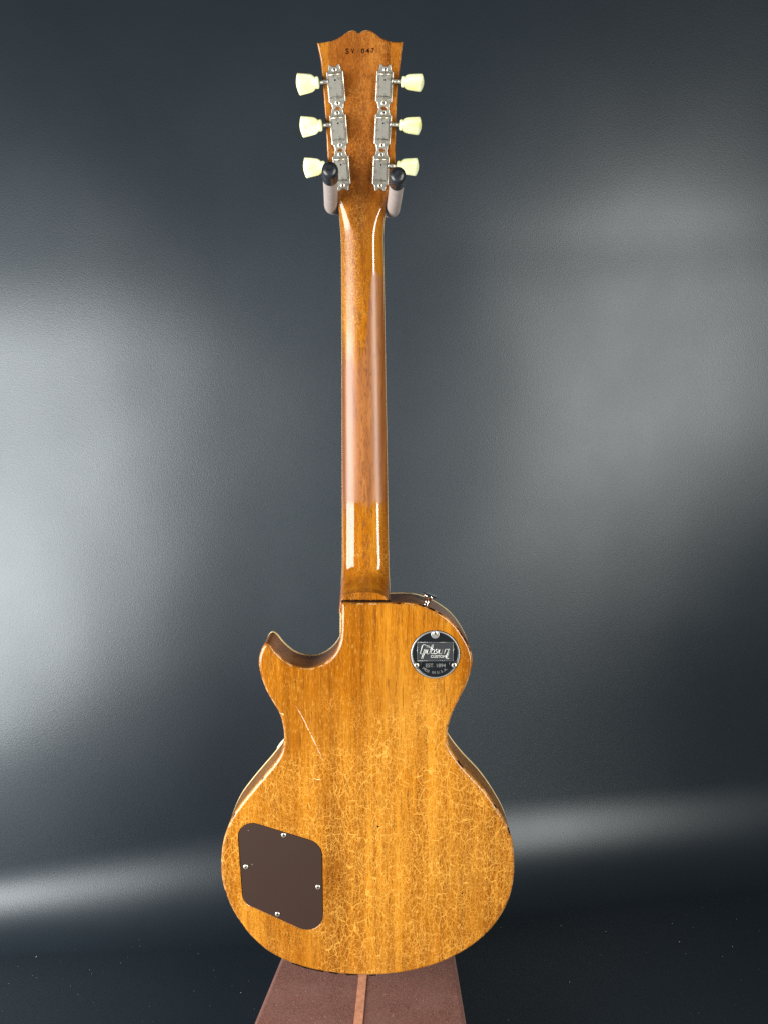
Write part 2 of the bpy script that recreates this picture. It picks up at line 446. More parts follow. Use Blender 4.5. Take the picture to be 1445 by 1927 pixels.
# ------------------------------------------------------------------ stand
BT = .12                                                      # height of the carpeted base
def stand():
    sl, sr = at_z(476, 1927, BT), at_z(878, 1927, BT); bl, br = at_z(533, 1790, BT), at_z(855, 1790, BT)
    root = empty('guitar_stand', ((sl.x+sr.x)/2, .12, 0))
    tag(root, 'brown carpet-covered stand with two grey padded arms holding the guitar by its headstock', 'guitar stand')
    def ext(a, b, Y): return a + (b-a)*((Y-a.y)/(b.y-a.y))
    Yf, Yb = -.14, .25
    P = [ext(sl, bl, Yf), ext(sr, br, Yf), ext(sr, br, Yb), ext(sl, bl, Yb)]
    P2 = rounded([V2(p.x, p.y) for p in P], [.006]*4, 5)
    mb = MB(); rings = []
    for ins, z in ((0, .004), (0, BT-.006), (.0018, BT-.0018), (.006, BT)):
        rings.append([Vector((p.x, p.y, z)) for p in (offset(P2, ins) if ins else P2)])
    mb.rings(rings, True, 0, True, True, True)
    mb.build('carpeted_base', M_carpet, root)
    a, b = at_z(684, 1830, BT), at_z(672.5, 1927, BT); a1, b1 = at_z(692, 1830, BT), at_z(686.5, 1927, BT)
    a, b, a1, b1 = at_z(676, 1830, BT), at_z(665.5, 1927, BT), at_z(691, 1830, BT), at_z(682.5, 1927, BT)
    mb = MB(); q = [ext(b, a, Yf+.003), ext(b1, a1, Yf+.003), ext(b1, a1, .20), ext(b, a, .20)]
    mb.rings([[Vector((p.x, p.y, BT-.003)) for p in q], [Vector((p.x, p.y, BT+.0012)) for p in q]], True, 0, False, False, True)
    mb.build('wood_stripe', M_stripe, root)
    # upright hidden behind the neck
    px = at(686, 720, .12).x; zy = at(684, 392, .115).z
    mb = MB(); mb.tube([Vector((px, .12, BT-.002)), Vector((px, .12, .5)), Vector((px, .12, zy+.01))], .0095, 20)
    mb.build('upright', M_post, root)
    for side, pts, cap0 in (
        ('l', [(684, 391, .118), (662, 392, .095), (640, 392, .070), (627, 391, .048), (623.5, 388, .030), (623, 379, .008), (622.8, 365, -.018), (622.5, 350, -.042), (622, 336, -.062), (621.5, 321, -.080)], 8),
        ('r', [(684, 391, .118), (703, 393, .095), (724, 396, .070), (736, 397, .048), (739.5, 395, .030), (741, 386, .008), (743, 373, -.018), (745, 358, -.042), (746.5, 346, -.060), (748, 331, -.080)], 8)):
        P = catmull([at(*p) for p in pts], 6, False)
        P = resample(P, .004, False)
        n = len(P); nc = max(3, int(.027/.004))               # the last 27 mm wear a cap
        mb = MB(); mb.tube(P[:n-nc+3], .0070, 24)
        arm = mb.build('padded_arm', M_foam, root)
        Q = P[n-nc:]; t = (Q[-1]-Q[-2]).normalized(); rr = [.0066] + [.0077]*(len(Q)-1)
        for f, k in ((.0020, .0074), (.0036, .0066), (.0047, .0050), (.0053, .0026)): Q.append(P[-1] + t*f); rr.append(k)
        mb = MB(); mb.tube(Q, rr, 24); mb.build('end_cap', M_rubber, arm)
    return root
stand()

# ------------------------------------------------------------------ guitar
guitar = empty('electric_guitar', GB)
tag(guitar, 'amber crazed-lacquer single-cutaway electric guitar seen from behind, hanging on the stand', 'guitar')

BODY_PX = [(643.5,1134.5),(646,1133.2),(665,1133.5),(700,1133.8),(735,1133.8),(752,1133.2),(771,1133.7),(786,1135.8),(802,1140.5),(817.5,1147),(833,1156),(848.6,1167.5),(859,1178),(869.4,1192),(877.7,1206),(884.5,1220.5),(888,1233),(888.6,1244),(886,1260),(880.8,1278),(873.5,1296),(862,1318),(850,1344),(843.5,1366),(841.5,1386),(844.2,1402),(855,1421),(877,1448.5),(908,1481.5),(927,1507),(942,1531),(950.5,1546),(958.5,1564),(963.6,1583),(966.5,1608),(967,1633),(964.4,1661.7),(956,1693),(943.6,1718),(923,1747),(898,1770),(873,1787.5),(838,1805.5),(804.6,1817.5),(763,1827.3),(721.5,1832.2),(680,1833.2),(650,1831.5),(628.4,1829.5),(587,1822),(553.6,1812),(528.7,1801.5),(503.8,1787),(483,1769.5),(464.4,1749.5),(450,1729.5),(437.4,1707.5),(426,1680.5),(419.7,1657.6),(417,1631),(417.6,1608),(421.8,1579),(431,1552),(443.6,1527),(462,1502),(484,1475.5),(507,1448.5),(525.4,1424),(533.2,1404.5),(535.2,1384),(533,1364),(527,1342.5),(516,1323.5),(503.6,1302),(494.5,1279),(489,1258),(487.8,1240),(491,1226.5),(496.5,1214.5),(503,1209.5),(511.5,1214.5),(522,1227.5),(534.5,1239.5),(547,1248.5),(566,1255),(584.6,1256.5),(600,1252.5),(616,1243),(628.5,1230.5),(638,1213),(641.5,1193),(642.8,1170),(643.2,1148)]
RB = .0038                                                    # rounding of the back edge
pts = [at(px, py, RB*.8) for px, py in BODY_PX]
OUT = resample(catmull([V2(p.x, p.z) for p in pts], 8), .0028)
# control cavity and switch cavity outlines
def z5(x, y): return (400 + x/4.817, 1450 + y/4.817)
cc = [at(*z5(*p), .001) for p in ((225, 425), (993, 660), (1004, 1525), (280, 1195))]
COVER = rounded([V2(p.x, p.z) for p in cc], [.0165, .020, .0185, .0165], 9)
sc0 = at(818.7, 1231.8, 0); SWC = V2(sc0.x, sc0.z); SWR = (at(865.3, 1231.8, 0).x - at(772, 1231.8, 0).x)/2
SWITCH = [SWC + V2(math.cos(2*math.pi*i/56), math.sin(2*math.pi*i/56))*SWR for i in range(56)]

def body():
    mb = MB(); attr = []
    DEP = .0505
    def ring(ins, y, ed):
        L = offset(OUT, ins) if abs(ins) > 1e-9 else OUT
        attr.extend([ed]*len(L)); return [Vector((p.x, y, p.y)) for p in L]
    inner = offset(OUT, RB)
    mb_r = [ring(RB*(1-math.cos(a)) if False else RB*(1-math.sin(a)), RB*(1-math.cos(a)), ed) for a, ed in
            ((0.0, .15), (R(18), .5), (R(36), .9), (R(54), 1.), (R(72), .8), (R(90), .35))]
    mb_r += [ring(0, .010, .0), ring(0, DEP-.0062, 0.)]
    mb.rings(mb_r, True, 0, True)
    hole1 = offset(COVER, -.0006); hole2 = offset(SWITCH, -.0005)
    n = fill([inner, hole1, hole2], lambda x, z: Vector((x, 0, z)), mb)
    attr.extend([0.0]*n)
    # give the rim of the flat back its edge value
    base = len(attr)-n
    rimset = {(round(p.x, 5), round(p.y, 5)) for p in inner}
    holeset = {(round(p.x, 5), round(p.y, 5)) for p in hole1}
    for i in range(base, base+n):
        k = (round(mb.v[i][0], 5), round(mb.v[i][2], 5))
        if k in rimset: attr[i] = .15
    for H, d in ((hole1, .012), (hole2, .010)):
        mb.rings([[Vector((p.x, 0, p.y)) for p in H], [Vector((p.x, d, p.y)) for p in H]], True, 0, True); attr.extend([0.]*len(H) + [.0]*len(H))
        n = fill([H], lambda x, z: Vector((x, d, z)), mb, 0); attr.extend([0]*n)
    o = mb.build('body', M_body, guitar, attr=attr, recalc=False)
    bm = bmesh.new(); bm.from_mesh(o.data)
    bmesh.ops.remove_doubles(bm, verts=bm.verts, dist=1e-5)
    bmesh.ops.recalc_face_normals(bm, faces=bm.faces); bm.to_mesh(o.data); bm.free()
    me = o.data; rim_sh = me.attributes.new('rim_shade', 'FLOAT', 'POINT')
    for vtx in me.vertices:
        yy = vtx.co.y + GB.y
        rim_sh.data[vtx.index].value = max(0, min(1, (yy-.0015)/.004))*abs(vtx.normal.z)**1.2 if yy < .05 and vtx.co.length > 0 else 0
    # carved maple top with cream binding
    mb = MB()
    top = [[Vector((p.x, y, p.y)) for p in (offset(OUT, i) if i else OUT)] for i, y in ((.0018, DEP-.0062), (.0018, DEP+.0006), (.006, DEP+.0016), (.009, DEP+.0022))]
    mb.rings(top, True, 0, True)
    fill([offset(OUT, .009)], lambda x, z: Vector((x, DEP+.0022, z)), mb)
    t = mb.build('carved_top', simple('honey_maple', (.55, .30, .08), .25, var=.2), guitar)
    mb = MB()
    mb.rings([[Vector((p.x, y, p.y)) for p in (offset(OUT, i) if abs(i) > 0 else OUT)] for i, y in ((.0016, DEP-.0063), (-.0001, DEP-.0063), (-.0001, DEP-.0008), (.0004, DEP), (.0020, DEP+.0004))], True, 0, True)
    mb.build('binding', M_cream, t)
    return o
bo = body()

# ---- screws: a domed nickel head with a crosshead recess
def screw_mesh(mb, M, r, rot=0.4):
    mb.lathe([(r, -.0005), (r, .0002), (r*.9, .0006), (r*.6, .0009), (r*.25, .00105)], M, 20, 0)
    for k in (0, math.pi/2):
        mb.box((0, 0, .00095), (r*.52, r*.13, .0002), M @ Matrix.Rotation(rot+k, 4, 'Z'), 1)
def frame_back(x, z, y=0.0):                                  # local z points out of the guitar's back
    return Matrix(((1, 0, 0, x), (0, 0, -1, y), (0, 1, 0, z), (0, 0, 0, 1)))

def cover():
    mb = MB()
    mb.rings([[Vector((p.x, y, p.y)) for p in (offset(COVER, i) if i else COVER)] for i, y in ((0.0002, .0022), (.0002, .0007), (.0006, .0003))], True, 0, True)
    fill([offset(COVER, .0006)], lambda x, z: Vector((x, .0003, z)), mb)
    o = mb.build('control_cover', M_plate, guitar)
    tag(o, 'flat brown plastic control cover with four screws')
    for i, (x, y) in enumerate(((648, 587), (304, 874), (958, 1058), (591, 1303))):
        p = at(*z5(x, y), 0); mb = MB()
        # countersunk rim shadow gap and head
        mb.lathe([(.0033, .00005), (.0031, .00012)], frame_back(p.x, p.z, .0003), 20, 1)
        screw_mesh(mb, frame_back(p.x, p.z, .0003), .00285, .3+i*.5)
        mb.build('screw', [M_screw, M_dark], o)
    for (x, y, r) in ((327, 545, .0004), (362, 852, .00045)):
        p = at(*z5(x, y), 0); mb = MB(); mb.lathe([(r, 0), (r*.6, .0003)], frame_back(p.x, p.z, .0003), 8); mb.build('dust_speck', M_dust, o)
cover()

def glyphs(text, size=1.0, bold=0.0, spacing=1.0):
    cu = bpy.data.curves.new('lettering', 'FONT'); cu.body = text; cu.size = size; cu.offset = bold; cu.space_character = spacing
    ob = bpy.data.objects.new('lettering', cu); sc.collection.objects.link(ob)
    bpy.context.view_layer.update()
    dg = bpy.context.evaluated_depsgraph_get()
    me = bpy.data.meshes.new_from_object(ob.evaluated_get(dg))
    V = [v.co.copy() for v in me.vertices]; F = [list(p.vertices) for p in me.polygons]
    bpy.data.objects.remove(ob); bpy.data.curves.remove(cu); bpy.data.meshes.remove(me)
    return V, F
def fit(text, x0, y0, x1, y1, bold=.0):
    """letters filling the box (x0,y0)-(x1,y1), y up"""
    V, F = glyphs(text, bold=bold)
    a = min(v.x for v in V); b = max(v.x for v in V); c = min(v.y for v in V); d = max(v.y for v in V)
    return [Vector((x0+(v.x-a)/(b-a)*(x1-x0), y0+(v.y-c)/(d-c)*(y1-y0), 0)) for v in V], F
def extrude_into(mb, V, F, h0, h1, fn, mat=0):
    from collections import Counter
    ec = Counter()
    for f in F:
        for i in range(len(f)): ec[tuple(sorted((f[i], f[(i+1) % len(f)])))] += 1
    n = len(V); faces = [list(f) for f in F] + []
    vs = [fn(v.x, v.y, h1) for v in V] + [fn(v.x, v.y, h0) for v in V]
    for f in F:
        for i in range(len(f)):
            a, b = f[i], f[(i+1) % len(f)]
            if ec[tuple(sorted((a, b)))] == 1: faces.append([a, a+n, b+n, b])
    mb.add(vs, faces, mat, False)

def switch_plate():
    def z8(x, y): return V2(*[(q) for q in (lambda p: (p.x, p.z))(at(750+x/9.633, 1100+y/9.633, 0))])
    M = frame_back(SWC.x, SWC.y, 0)
    def fn(x, z, h): return Vector((x, -h, z))                # x, z on the back, h out of it
    mb = MB(); mb.lathe([(SWR-.0002, -.003), (SWR-.0002, .0002), (SWR-.0008, .0007), (SWR-.0022, .0007), (SWR-.0027, .0001)], M, 72, 0, cap1=True)
    o = mb.build('switch_plate', M_black, guitar); tag(o, 'round black switch plate with silver rim and raised silver lettering')
    mb = MB(); rim = [(SWR-.0002, .0002), (SWR-.0005, .0008), (SWR-.0009, .0010), (SWR-.0013, .0008), (SWR-.0017, .00075)]
    mb.lathe(rim, M, 72, 0, cap1=False); mb.build('rim', M_silver, o)
    a, b = z8(333, 1378), z8(990, 1042)
    P = rounded([V2(a.x, a.y), V2(b.x, a.y), V2(b.x, b.y), V2(a.x, b.y)], [.0006]*4, 3)
    mb = MB(); mb.rings([[fn(p.x, p.y, h) for p in (offset(P, i) if i else P)] for i, h in ((0, 0), (0, .0007), (.0005, .0009))], True, 0, False, False, True)
    mb.build('raised_panel', M_panel, o)
    mb = MB()
    for L in (P,): 
        for k in range(len(L)):
            p, q = L[k], L[(k+1) % len(L)]
            if (q-p).length > 1e-5: mb.tube([fn(p.x, p.y, .0009), fn(q.x, q.y, .0009)], .00017, 5)
    mb.build('panel_edge', M_silver, o)
    # script lettering drawn as strokes
    S = [[(492,1098),(470,1082),(440,1084),(428,1100),(388,1238),(400,1252),(440,1250),(462,1172),(484,1168)],
         [(484,1168),(432,1336),(408,1337),(440,1250)],
         [(528,1166),(503,1240),(515,1250),(545,1248)], [(508,1166),(484,1240)],
         [(628,1080),(578,1240),(590,1250),(628,1246),(648,1180),(636,1168),(606,1170)], [(606,1080),(556,1246)],
         [(712,1168),(674,1168),(664,1186),(694,1216),(684,1244),(640,1250)],
         [(748,1166),(722,1238),(734,1250),(775,1246),(800,1166)], [(730,1166),(706,1240)],
         [(822,1250),(846,1168),(905,1166),(925,1170),(872,1326),(884,1336),(912,1330)], [(800,1166),(776,1246)],
         [(905,1166),(852,1322),(862,1340),(884,1336)]]
    mb = MB()
    for st in S:
        Q = [fn(*z8(*p), .0011) for p in st]
        mb.tube(Q, .00038, 6)
    for st in ([(497,1102),(540,1102)],[(515,1102),(503,1142)],[(545,1100),(532,1142)],[(540,1122),(556,1120),(550,1142)],[(560,1134),(574,1128),(568,1120),(556,1142),(572,1142)]):
        mb.tube([fn(*z8(*p), .0011) for p in st], .00020, 5)
    mb.build('script_lettering', M_letter, o)
    def block(name, text, box, bold, mat, h=.0004):
        p, q = z8(box[0], box[3]), z8(box[2], box[1])
        V, F = fit(text, p.x, p.y, q.x, q.y, bold)
        m = MB(); extrude_into(m, V, F, h-.0005, h, fn); m.build(name, mat, o)
    block('block_lettering', 'CUSTOM', (575, 1273, 850, 1322), .02, M_letter, .0012)
    block('date_lettering', 'EST. 1894', (488, 1433, 846, 1498), .0, M_silver, .0003)
    # lettering along the lower arc
    mb = MB(); text = 'MADE IN U.S.A.'; rad = SWR*.80; sz = .0042
    for k, ch in enumerate(text):
        if ch == ' ': continue
        V, F = glyphs(ch, sz); cxm = sum(v.x for v in V)/len(V)
        a = R(-90 + (k-(len(text)-1)/2)*5.9)
        def f2(x, y, h, a=a):
            r = rad - y; t = a + (x-cxm)/rad
            return fn(SWC.x + r*math.cos(t), SWC.y + r*math.sin(t), h)
        extrude_into(mb, V, F, -.0002, .0003, f2)
    mb.build('arc_lettering', M_silver, o)
    for i, (x, y) in enumerate(((660, 880), (322, 1460), (1000, 1458))):
        p = z8(x, y); mb = MB(); Ms = frame_back(p.x, p.y, -.0002)
        d = SWC - p; c2 = p
        mb.lathe([(.0046, -.0006), (.0046, .0008), (.0042, .0010), (.0032, .0010)], frame_back(p.x+d.x*.06, p.y+d.y*.06, -.0001), 24, 2 if i == 0 else 3)
        screw_mesh(mb, frame_back(p.x, p.y, -.0010), .0028, .35+.6*i)
        mb.build('screw', [M_screw, M_dark, M_silver, M_black], o)
switch_plate()

# ---- neck
def neck():
    st = [ # photograph row, left and right edge at the fretboard line, back offset (None: neck_back), squareness
        (1136, 640.5, 734.5, -.030, 3.0), (1130, 640.8, 734.2, -.028, 3.0), (1120, 641.2, 733.9, -.022, 2.9), (1114, 641.5, 733.6, -.015, 2.9), (1110, 641.8, 733.4, -.009, 2.8),
        (1106, 642, 733.2, -.002, 2.8), (1103, 642.2, 733, .0035, 2.7), (1101, 642.3, 733, .0070, 2.7), (1098, 642.6, 732.8, .0115, 2.65), (1094, 643, 732.6, .0165, 2.6), (1089, 643.3, 732.4, .0220, 2.5),
        (1083, 643.7, 732.1, .0270, 2.45), (1076, 644, 731.9, .0310, 2.4), (1068, 644.3, 731.6, .0340, 2.35), (1058, 644.5, 731.3, None, 2.3), (1040, 644.6, 731, None, 2.25),
        (1000, 644.6, 730.3, None, 2.2), (950, 644.5, 729.6, None, 2.2), (900, 644.3, 728.8, None, 2.2), (850, 644.2, 728, None, 2.2), (800, 644.1, 727.2, None, 2.2), (750, 644, 726.2, None, 2.2),
        (700, 643.9, 725.4, None, 2.2), (650, 643.8, 724.6, None, 2.2), (600, 643.6, 723.8, None, 2.2), (550, 643.4, 723, None, 2.2), (500, 643.1, 722, None, 2.25), (470, 642.9, 721.4, None, 2.25),
        (455, 642.6, 721.1, None, 2.3), (445, 642.3, 721, None, 2.35), (436, 641.8, 721.3, None, 2.45), (428, 641.2, 721.8, None, 2.6), (420, 640.6, 722.4, None, 2.85), (412, 639.9, 723, 'h', 3.2),
        (404, 639.2, 724.2, 'h', 3.7), (396, 638.4, 725.8, 'h', 4.5), (388, 637, 728, 'h', 5.6), (380, 634.5, 730.5, 'h', 7.2), (372, 631.5, 733.2, 'h', 9.5), (364, 628.5, 736, 'h', 12), (354, 625, 738.5, 'h', 16)]
    rows = []; fb = []
    for py, l, r, yb, n in st:
        z0 = at(686, py, .02).z
        nbk = neck_back(z0)
        z = at(686, py, nbk+.010).z
        nbk = neck_back(z)
        ye = nbk + .0165
        if yb is None: y = nbk
        elif yb == 'h':
            hy = HP.y - math.tan(HA)*(z-HP.z)                 # headstock back plane at this height
            t = max(0, min(1, (412-py)/28)); y = nbk*(1-t) + (hy+.0002)*t if py > 384 else hy+.0002
            ye = (nbk+.0165)*(1-t) + (hy+.0130)*t
        else: y = yb
        L, Rr = at(l, py, ye), at(r, py, ye)
        rows.append((z, L.x, Rr.x, y, ye, n)); fb.append((z, L.x, Rr.x, ye, py))
    # densify
    def lerp(a, b, t): return tuple(p+(q-p)*t for p, q in zip(a, b))
    dens = []
    for i in range(len(rows)-1):
        a0, a1, a2, a3 = rows[max(i-1, 0)], rows[i], rows[i+1], rows[min(i+2, len(rows)-1)]
        k = 4
        for j in range(k):
            t = j/k; dens.append(lerp(a1, a2, t))
    dens.append(rows[-1])
    CAP = .0085; SEG = 72; rings = []
    # smooth the lerp kinks
    for _ in range(3):
        dens = [dens[0]] + [tuple(.25*a+.5*b+.25*c for a, b, c in zip(dens[i-1], dens[i], dens[i+1])) for i in range(1, len(dens)-1)] + [dens[-1]]
    for (z, xl, xr, y, ye, n) in dens:
        ring = []; hw = (xr-xl)/2; xc = (xl+xr)/2
        for k in range(SEG+1):
            a = math.pi*k/SEG; ca, sa = math.cos(a), math.sin(a)
            x = xc - hw*math.copysign(abs(ca)**(2/n), ca); yy = ye - (ye-y)*max(0, sa)**(2/n)
            ring.append(Vector((x, max(yy, CAP) if z < NECK0.z else yy, z)))
        rings.append(ring)
    mb = MB(); mb.rings(rings, closed=False)
    # flat front under the fretboard
    mb.rings([[r[0], r[-1]] for r in rings], closed=False, smooth=False)
    mb.build('neck', M_neck, guitar, recalc=False)
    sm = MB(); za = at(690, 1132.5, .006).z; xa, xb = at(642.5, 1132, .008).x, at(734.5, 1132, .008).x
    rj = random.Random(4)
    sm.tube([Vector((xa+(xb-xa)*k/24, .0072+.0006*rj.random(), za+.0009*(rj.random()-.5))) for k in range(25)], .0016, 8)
    sm.build('heel_grime_shade', M_dark, guitar)  # dark tube stands in for grime and shade in the heel gap
    # fretboard with cream binding down both edges
    F = [q for q in fb if 1148 >= q[4] >= 404]
    zb, xlb, xrb, yb_, _ = F[0]; z1, xl1, xr1, y1, _ = F[8]
    mb = MB(); r0 = []
    for (z, xl, xr, ye, py) in F:
        r0.append([Vector((xl+.0013, ye+.0001, z)), Vector((xr-.0013, ye+.0001, z)), Vector((xr-.0013, ye+.0052, z)), Vector(((xl+xr)/2, ye+.0062, z)), Vector((xl+.0013, ye+.0052, z))])
    ext = [v + (r0[0][0]*0) for v in r0[0]]
    dz = .10; sl = (r0[3][0].y-r0[0][0].y)/(r0[3][0].z-r0[0][0].z)
    sl = (.010-.036)/(NECK1.z-NECK0.z)
    xm = sum(v.x for v in ext)/5
    r0 = [[Vector((v.x+math.copysign(.0016, v.x-xm)*(abs(v.x-xm) > .005), v.y-sl*dz, v.z-dz)) for v in ext]] + r0
    mb.rings(r0, True, 0, False, True, True)
    f = mb.build('fretboard', M_rose, guitar)
    for s in (1, 2):
        mb = MB(); rr = []
        for (z, xl, xr, ye, py) in F:
            x0 = xl-.0003 if s == 1 else xr+.0003; x1 = xl+.0013 if s == 1 else xr-.0013
            rr.append([Vector((x0, ye+.0002, z)), Vector((x0, ye+.0045, z)), Vector((x1, ye+.0053, z)), Vector((x1, ye+.0002, z))])
        q = .0016*(1 if s == 2 else -1)
        rr = [[Vector((v.x+q, v.y-sl*dz, v.z-dz)) for v in rr[0]]] + rr
        mb.rings(rr, True, 0, False, True, True); mb.build('fretboard_binding', M_cream, f)
neck()

# ---- headstock: a centre piece with two glued-on wings
def headstock():
    def z1(x, y): return (530+x/4.817, 30+y/4.817)
    top = [(322,243),(352,241),(400,236),(440,229),(480,216),(525,193),(560,169),(595,143),(625,130),(650,127),(672,135),(688,148),(697,158),(703,158),(712,148),(728,136),(750,127),(775,126),(805,132),(835,148),(870,175),(910,201),(950,219),(990,231),(1040,236),(1075,235),(1100,233)]
    right = [(1089,320),(1080,400),(1067,500),(1055,610),(1046,720),(1040,850),(1036,1000),(1033,1150),(1030,1280),(1026,1400),(1016,1500),(1000,1590)]
    left = [(505,1590),(478,1500),(448,1400),(420,1310),(413,1180),(405,1050),(395,900),(385,740),(371,570),(357,410),(340,325)]
    Pp = [head_uv(*z1(*p)) for p in top+right+left]
    # corners stay crisp
    O = []
    for seq in (top, right, left):
        pass
    segs = [top, [top[-1]]+right, [right[-1], left[0]], left+[top[0]]]
    for s in segs:
        q = catmull([head_uv(*z1(*p)) for p in s], 6, False) if len(s) > 2 else [head_uv(*z1(*p)) for p in s]
        O += resample(q, .0022, False)[:-1]
    T = .0145
    uL, uR = head_uv(*z1(432, 400)).x, head_uv(*z1(984, 400)).x
    def clip(P, u, keep):                                     # keep = +1 keeps u' > u
        out = []
        for i in range(len(P)):
            a, b = P[i], P[(i+1) % len(P)]; ia, ib = (a.x-u)*keep >= 0, (b.x-u)*keep >= 0
            if ia: out.append(a)
            if ia != ib: out.append(a.lerp(b, (u-a.x)/(b.x-a.x)))
        return out
    def slab(P, name, seam):
        P = [p for i, p in enumerate(P) if (p-P[i-1]).length > 1e-5]
        r = .0013; mb = MB(); at_ = []
        def wgt(p): return 0 if any(abs(p.x-u) < .0004 for u in seam) else 1
        ins = offset(P, 1.0)
        d = [(ins[i]-P[i]) for i in range(len(P))]
        for k, (i_, h, e) in enumerate(((0, -T, 0.), (0, -r, .4), (r*.3, -r*.3, 1.), (r, 0, .5))):
            pass
        rings = []
        for i_, h, e in ((0, -T, 0.), (0, -r, .5), (r*.3, -r*.3, 1.), (r, 0, .45)):
            ring = []
            for p, dd in zip(P, d):
                w_ = wgt(p); q = p + dd*(i_*w_) if w_ else p + dd*(i_*.05); 
                ring.append(head_pt(q.x, q.y, h if w_ else (h if h < -r*.9 else h*.10)))
            rings.append(ring); at_ += [e]*len(P)
        mb.rings(rings, True, 0, True)
        L2 = [V2((v-HP).x, (v-HP).dot(HU)) for v in rings[-1]]
        n = fill([L2], lambda u, v: head_pt(u, v, 0), mb); at_ += [0.]*n
        for i in range(len(at_)-n, len(at_)): at_[i] = .0
        o = mb.build(name, M_wing if 'wing' in name else M_head, guitar, attr=at_)
        return o
    c = clip(clip(O, uL, 1), uR, -1)
    slab(c, 'headstock', (uL, uR))
    slab(clip(O, uL, -1), 'headstock_wing', (uL,))
    slab(clip(O, uR, 1), 'headstock_wing', (uR,))
    # dark face veneer on the front
    mb = MB(); I = offset(O, .0002)
    mb.rings([[head_pt(p.x, p.y, -T-.0001) for p in I], [head_pt(p.x, p.y, -T-.0015) for p in I]], True)
    fill([I], lambda u, v: head_pt(u, v, -T-.0015), mb)
    mb.build('face_veneer', M_ink, guitar)
    # stamped serial number
    mb = MB()
    for ch, x0, x1, y0, y1 in (('S', 582, 610, 294, 345), ('V', 631, 661, 297, 343), ('0', 722, 750, 296, 341), ('4', 763, 797, 294, 339), ('7', 815, 840, 292, 337)):
        a, b = head_uv(*z1(x0, y1)), head_uv(*z1(x1, y0))
        V, F = fit(ch, a.x, a.y, b.x, b.y, .022)
        extrude_into(mb, V, F, -.0002, .00016, lambda u, v, h: head_pt(u, v, h))
    mb.build('serial_number', M_ink, guitar)
headstock()

# ---- tuning machines
def z1h(x, y, h=0.0): return head_uv(530+x/4.817, 30+y/4.817, h)
SC = (z1h(600, 1000)-z1h(500, 1000)).length/100               # metres per enlarged pixel
def tuner_frame(cx, cy, tilt):
    c = z1h(cx, cy)
    Rm = Matrix(((1, 0, 0), (0, HU.y, HN.y), (0, HU.z, HN.z))).to_4x4()   # local x right, y up the headstock, z out of its back
    return Matrix.Translation(head_pt(c.x, c.y, 0) - GB) @ Rm @ Matrix.Rotation(tilt, 4, 'Z')
def tuner_parts(sg):
    """plate outline in metres, x outward times sg"""
    W, L = .0080, .0190
    half = [(W, .0), (W, .0128), (.0066, .0136), (.0058, .0152), (.0056, .0170), (.0050, L), (.0036, L), (.0022, .0176), (.0, .0172)]
    q1 = [V2(x, y) for x, y in half]
    P = q1 + [V2(-x, y) for x, y in reversed(half[:-1])]
    P = P + [V2(-x, -y) for x, y in half[1:]] + [V2(x, -y) for x, y in reversed(half[1:-1])]
    mb = MB(); I = offset(P, .0006)
    mb.rings([[Vector((p.x, p.y, 0)) for p in P], [Vector((p.x, p.y, .0008)) for p in P], [Vector((p.x, p.y, .0011)) for p in I]], True, 0, False)
    fill([I], lambda x, y: Vector((x, y, .0011)), mb)
    yield 'plate', mb, [M_nickel]
    mb = MB()                                                 # stamped housing with rolled ends
    hw, hy0, hy1, H = .0067, -.0098, .0105, .0078
    P = rounded([V2(-hw, hy0), V2(hw, hy0), V2(hw, hy1), V2(-hw, hy1)], [.0006]*4, 3)
    def lift(p, h):                                           # ends roll down to the plate
        return Vector((p.x, p.y, h))
    P3 = [(0, .0009), (0, .0060), (.0005, .0071), (.0014, .0077)]
    mb.rings([[lift(p, h) for p in (offset(P, i) if i else P)] for i, h in P3], True, 0, True)
    fill([offset(P, .0014)], lambda x, y: Vector((x, y, .0077)), mb)
    mb.tube([Vector((-hw*.98, hy1-.0004, .0060)), Vector((hw*.98, hy1-.0004, .0060))], .0014, 12)       # rolled lip
    yield 'housing', mb, [M_nickel]
    mb = MB(); mb.lathe([(.00085, .00002), (.0008, .0003)], Matrix.Translation((0, .0052, .0076)), 12, 0); 
    yield 'oil_hole', mb, [M_dark]
    for y, k in ((.0148, .5), (-.0140, .9)):
        mb = MB(); screw_mesh(mb, Matrix.Translation((0, y, .0013)), .0025, k); yield 'screw', mb, [M_screw, M_dark]
    yo, zo = .0048, .0046
    mb = MB(); mb.tube([Vector((sg*.006, yo, zo)), Vector((sg*.0165, yo, zo))], .00185, 16); mb.tube([Vector((sg*.0066, yo, zo)), Vector((sg*.0080, yo, zo))], .0028, 16)
    yield 'shaft', mb, [M_nickel]
    # keystone button: sections along the shaft (distance, half height, half thickness)
    mb = MB()
    sec = [(.0158, .0040, .0030), (.0162, .0050, .0038), (.0174, .0056, .0041), (.0186, .0054, .0040), (.0192, .0050, .0037), (.0200, .0056, .0035), (.0216, .0070, .0036), (.0232, .0078, .0037), (.0285, .0087, .0037), (.0335, .0094, .0036), (.0352, .0096, .0035), (.0360, .0088, .0029), (.0370, .0058, .0022), (.0378, .0022, .0013)]
    rings = []
    for d, a, b in sec:
        ex = 2.3 if d < .0195 else 4.2
        rings.append([Vector((sg*d, a*math.copysign(abs(math.cos(t))**(2/ex), math.cos(t)), b*math.copysign(abs(math.sin(t))**(2/ex), math.sin(t)))) for t in [2*math.pi*i/40 for i in range(40)]])
    mb.rings(rings, True, 0, True, True, True)
    yield 'button', mb, [M_button]
spots = {-1: ((495, 645, R(4.6), 14), (520, 1031, R(4.2), 6), (545, 1401, R(4.0), -4)), 1: ((931, 643, R(-3.0), 55), (917, 1031, R(-3.0), 48), (899, 1402, R(-2.6), 43))}
